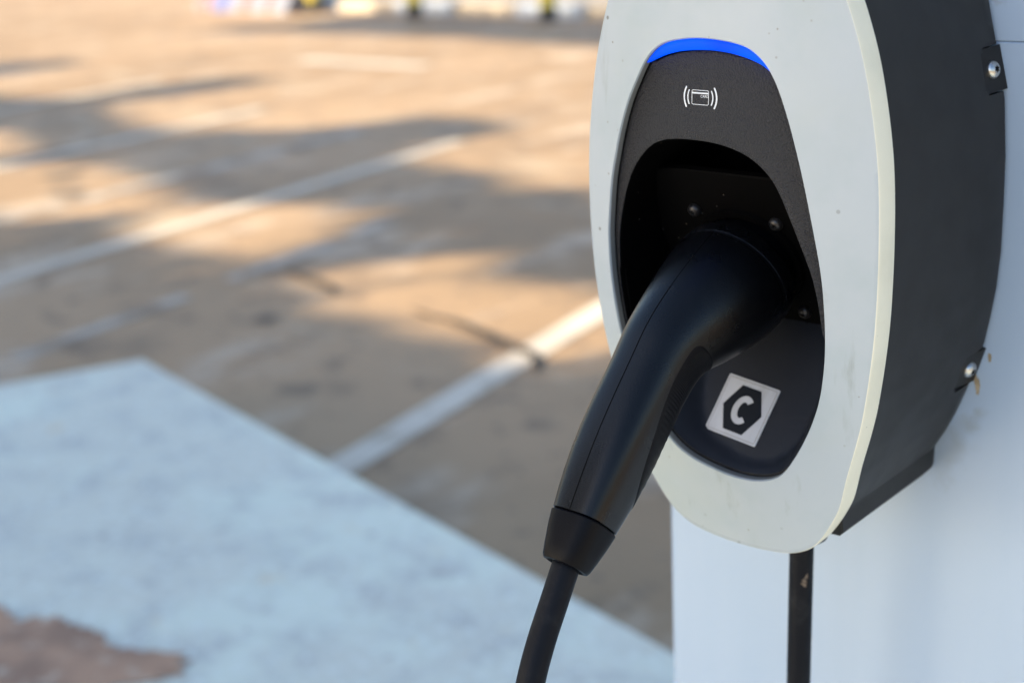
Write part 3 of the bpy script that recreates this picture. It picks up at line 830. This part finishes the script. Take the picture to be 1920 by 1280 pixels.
barrier(-14.90, 11.56, -.02, 1.0, [(.05, .26, br), (.55, .70, br)], 'white barrier with red panels, next to the last bollard')

# ------------------------------------------------------------------ trees beyond the left edge, which shade the near ground
POLY = dict(
 S1=[(-13.7, 6.05), (-12.84, 6.72), (-12.35, 7.31), (-11.85, 7.14), (-11.85, 6.7), (-11.95, 6.21), (-12.19, 5.3)],
 MAIN=[(-12.96, 5.17), (-11.64, 5.51), (-10.67, 5.47), (-10.14, 5.45), (-9.77, 5.66), (-9.75, 6.41), (-9.42, 7.18), (-9.0, 7.03), (-8.91, 6.43), (-9.09, 5.94), (-9.09, 5.43), (-8.26, 5.17), (-7.56, 5.02), (-7.09, 5.27), (-6.7, 5.59), (-6.47, 6.06), (-6.36, 6.3), (-5.71, 6.28), (-5.44, 6.2), (-5.56, 5.61), (-5.46, 5.22), (-5.28, 5.04), (-4.56, 4.91), (-3.94, 4.9), (-3.26, 4.76), (-2.58, 4.55), (-1.2, 4.9), (2.9, 6.2), (3.7, 4.2), (2.2, 1.6), (.8, .95), (.45, -.6), (-2.36, -.6), (-7.5, -.5), (-13.5, 2.5)],
 BAND=[(-13.49, 9.47), (-12.9, 10.6), (-12.9, 12.1), (-12.4, 12.7), (-8.74, 12.7), (-6.5, 12.7), (-5.77, 9.2), (-7.27, 9.65), (-9.29, 9.9), (-10.79, 9.87)])
LIT = [[(-10.24, 3.93), (-8.72, 4.35), (-7.92, 4.02), (-7.84, 3.84), (-8.82, 3.28)],
 [(-8.24, 3.01), (-7.6, 3.7), (-7.42, 3.92), (-6.83, 3.88), (-6.4, 3.83), (-6.03, 3.61), (-5.6, 3.54), (-5.45, 3.73), (-5.13, 3.81), (-4.74, 3.82), (-4.44, 3.62), (-4.38, 3.37), (-4.32, 3.13), (-4.53, 3.01), (-4.86, 3.09), (-5.2, 3.07), (-5.32, 3.12), (-5.48, 3.35), (-5.89, 3.26), (-5.92, 2.91), (-6.42, 2.96), (-7.13, 2.51)],
 [(-3.99, 3.05), (-3.86, 3.38), (-3.51, 3.42), (-3.07, 3.33), (-2.8, 3.42), (-2.43, 3.53), (-2.15, 3.11), (-2.4, 2.96), (-2.24, 2.69), (-2.23, 2.57), (-2.39, 2.59), (-2.7, 2.66), (-2.96, 2.72), (-3.26, 2.73), (-3.58, 2.81), (-3.94, 2.88)]]
def inside(P, x, y):
    c = False; n = len(P); j = n-1
    for i in range(n):
        xi, yi = P[i]; xj, yj = P[j]
        if (yi > y) != (yj > y) and x < (xj-xi)*(y-yi)/(yj-yi)+xi: c = not c
        j = i
    return c
leafm = mat('leaves', (0.055, 0.075, 0.025), 0.6, noise=[(3, (.035, .055, .018), .4, .65)])
barkm = mat('bark', (0.11, 0.08, 0.06), 0.9, noise=[(12, (.06, .045, .035), .4, .7)])
def trees():
    rnd = random.Random(11); L = sun_dir; stepx = math.cos(SUN_AZ)/math.tan(SUN_EL); stepy = math.sin(SUN_AZ)/math.tan(SUN_EL)
    pts = []
    def shade(x, y):
        if any(inside(p, x, y) for p in LIT): return False
        return any(inside(p, x, y) for p in POLY.values())
    leaf = .060
    for k in range(38000):
        x = rnd.uniform(-14, 4.2); y = rnd.uniform(-1.2, 12)
        # keep the whole leaf footprint inside the shaded area
        ex, ey = math.cos(SUN_AZ)*.15, math.sin(SUN_AZ)*.15
        if not (shade(x, y) and shade(x+ex, y+ey) and shade(x-ex, y-ey)): continue
        near = x > -3.2 or y < 2.2
        if rnd.random() > (1.0 if near else .85): continue
        for _ in range(4 if near else 2):
            h = rnd.uniform(4.2, 6.8); jx = rnd.gauss(0, .05); jy = rnd.gauss(0, .05)
            pts.append((x+jx+stepx*h, y+jy+stepy*h, h))
    cent = [(-18.6, -8.0), (-14.6, -10.2), (-11.0, -11.0), (-7.4, -10.6), (-4.0, -9.2)]
    labels = ['leafy street tree standing furthest from the charger', 'second leafy tree in the row left of the lot', 'middle leafy tree of the row left of the lot', 'fourth leafy tree in the row left of the lot', 'leafy tree at the near end of the row left of the lot']
    groups = [[] for _ in cent]
    for p in pts:
        d = [(p[0]-c[0])**2+(p[1]-c[1])**2 for c in cent]; groups[d.index(min(d))].append(p)
    for (cx, cy), g, lb in zip(cent, groups, labels):
        if not g: continue
        t = empty('tree', (cx, cy, 0), lb, 'tree', 'trees left of the parking lot'); v = []; f = []
        for p in g:
            c = Vector(p)-Vector((cx, cy, 0)); q = Vector(L)
            q = (q+Vector((rnd.gauss(0, .35), rnd.gauss(0, .35), rnd.gauss(0, .35)))).normalized()
            a = q.orthogonal().normalized(); b = q.cross(a); an = rnd.uniform(0, 6.28)
            a2 = a*math.cos(an)+b*math.sin(an); b2 = -a*math.sin(an)+b*math.cos(an); s = leaf*rnd.uniform(.7, 1.35); k = len(v)
            v += [c-a2*s*1.5, c-b2*s*.8+q*.01, c+a2*s*1.5, c+b2*s*.8+q*.01]; f.append((k, k+1, k+2, k+3))
        o = mesh('crown', v, f, leafm, t, smooth=False)
        rings = []
        for z, r_ in ((0, .26), (.3, .19), (1.5, .15), (3.0, .12), (4.6, .06)):
            rings.append([(r_*math.cos(2*math.pi*k/14)+.05*math.sin(z), r_*math.sin(2*math.pi*k/14), z) for k in range(14)])
        v, f = loft(rings, cap0=True, cap1=True)
        for k in range(9):
            p = Vector(rnd.choice(g))-Vector((cx, cy, 0)); s = Vector((.05, 0, rnd.uniform(2.2, 3.8))); d = p-s
            if d.length > 4: d = d*(4/d.length)
            u = d.orthogonal().normalized(); w_ = d.normalized().cross(u); R_ = []
            for q, rr in ((0, .06), (.5, .035), (1, .012)):
                c = s+d*q+Vector((0, 0, .25*math.sin(math.pi*q))); R_.append([c+u*rr*math.cos(2*math.pi*j/8)+w_*rr*math.sin(2*math.pi*j/8) for j in range(8)])
            v2, f2 = loft(R_); b_ = len(v); v += v2; f += [tuple(i+b_ for i in q) for q in f2]
        mesh('trunk', v, f, barkm, t)
    print('leaves', len(pts))
trees()
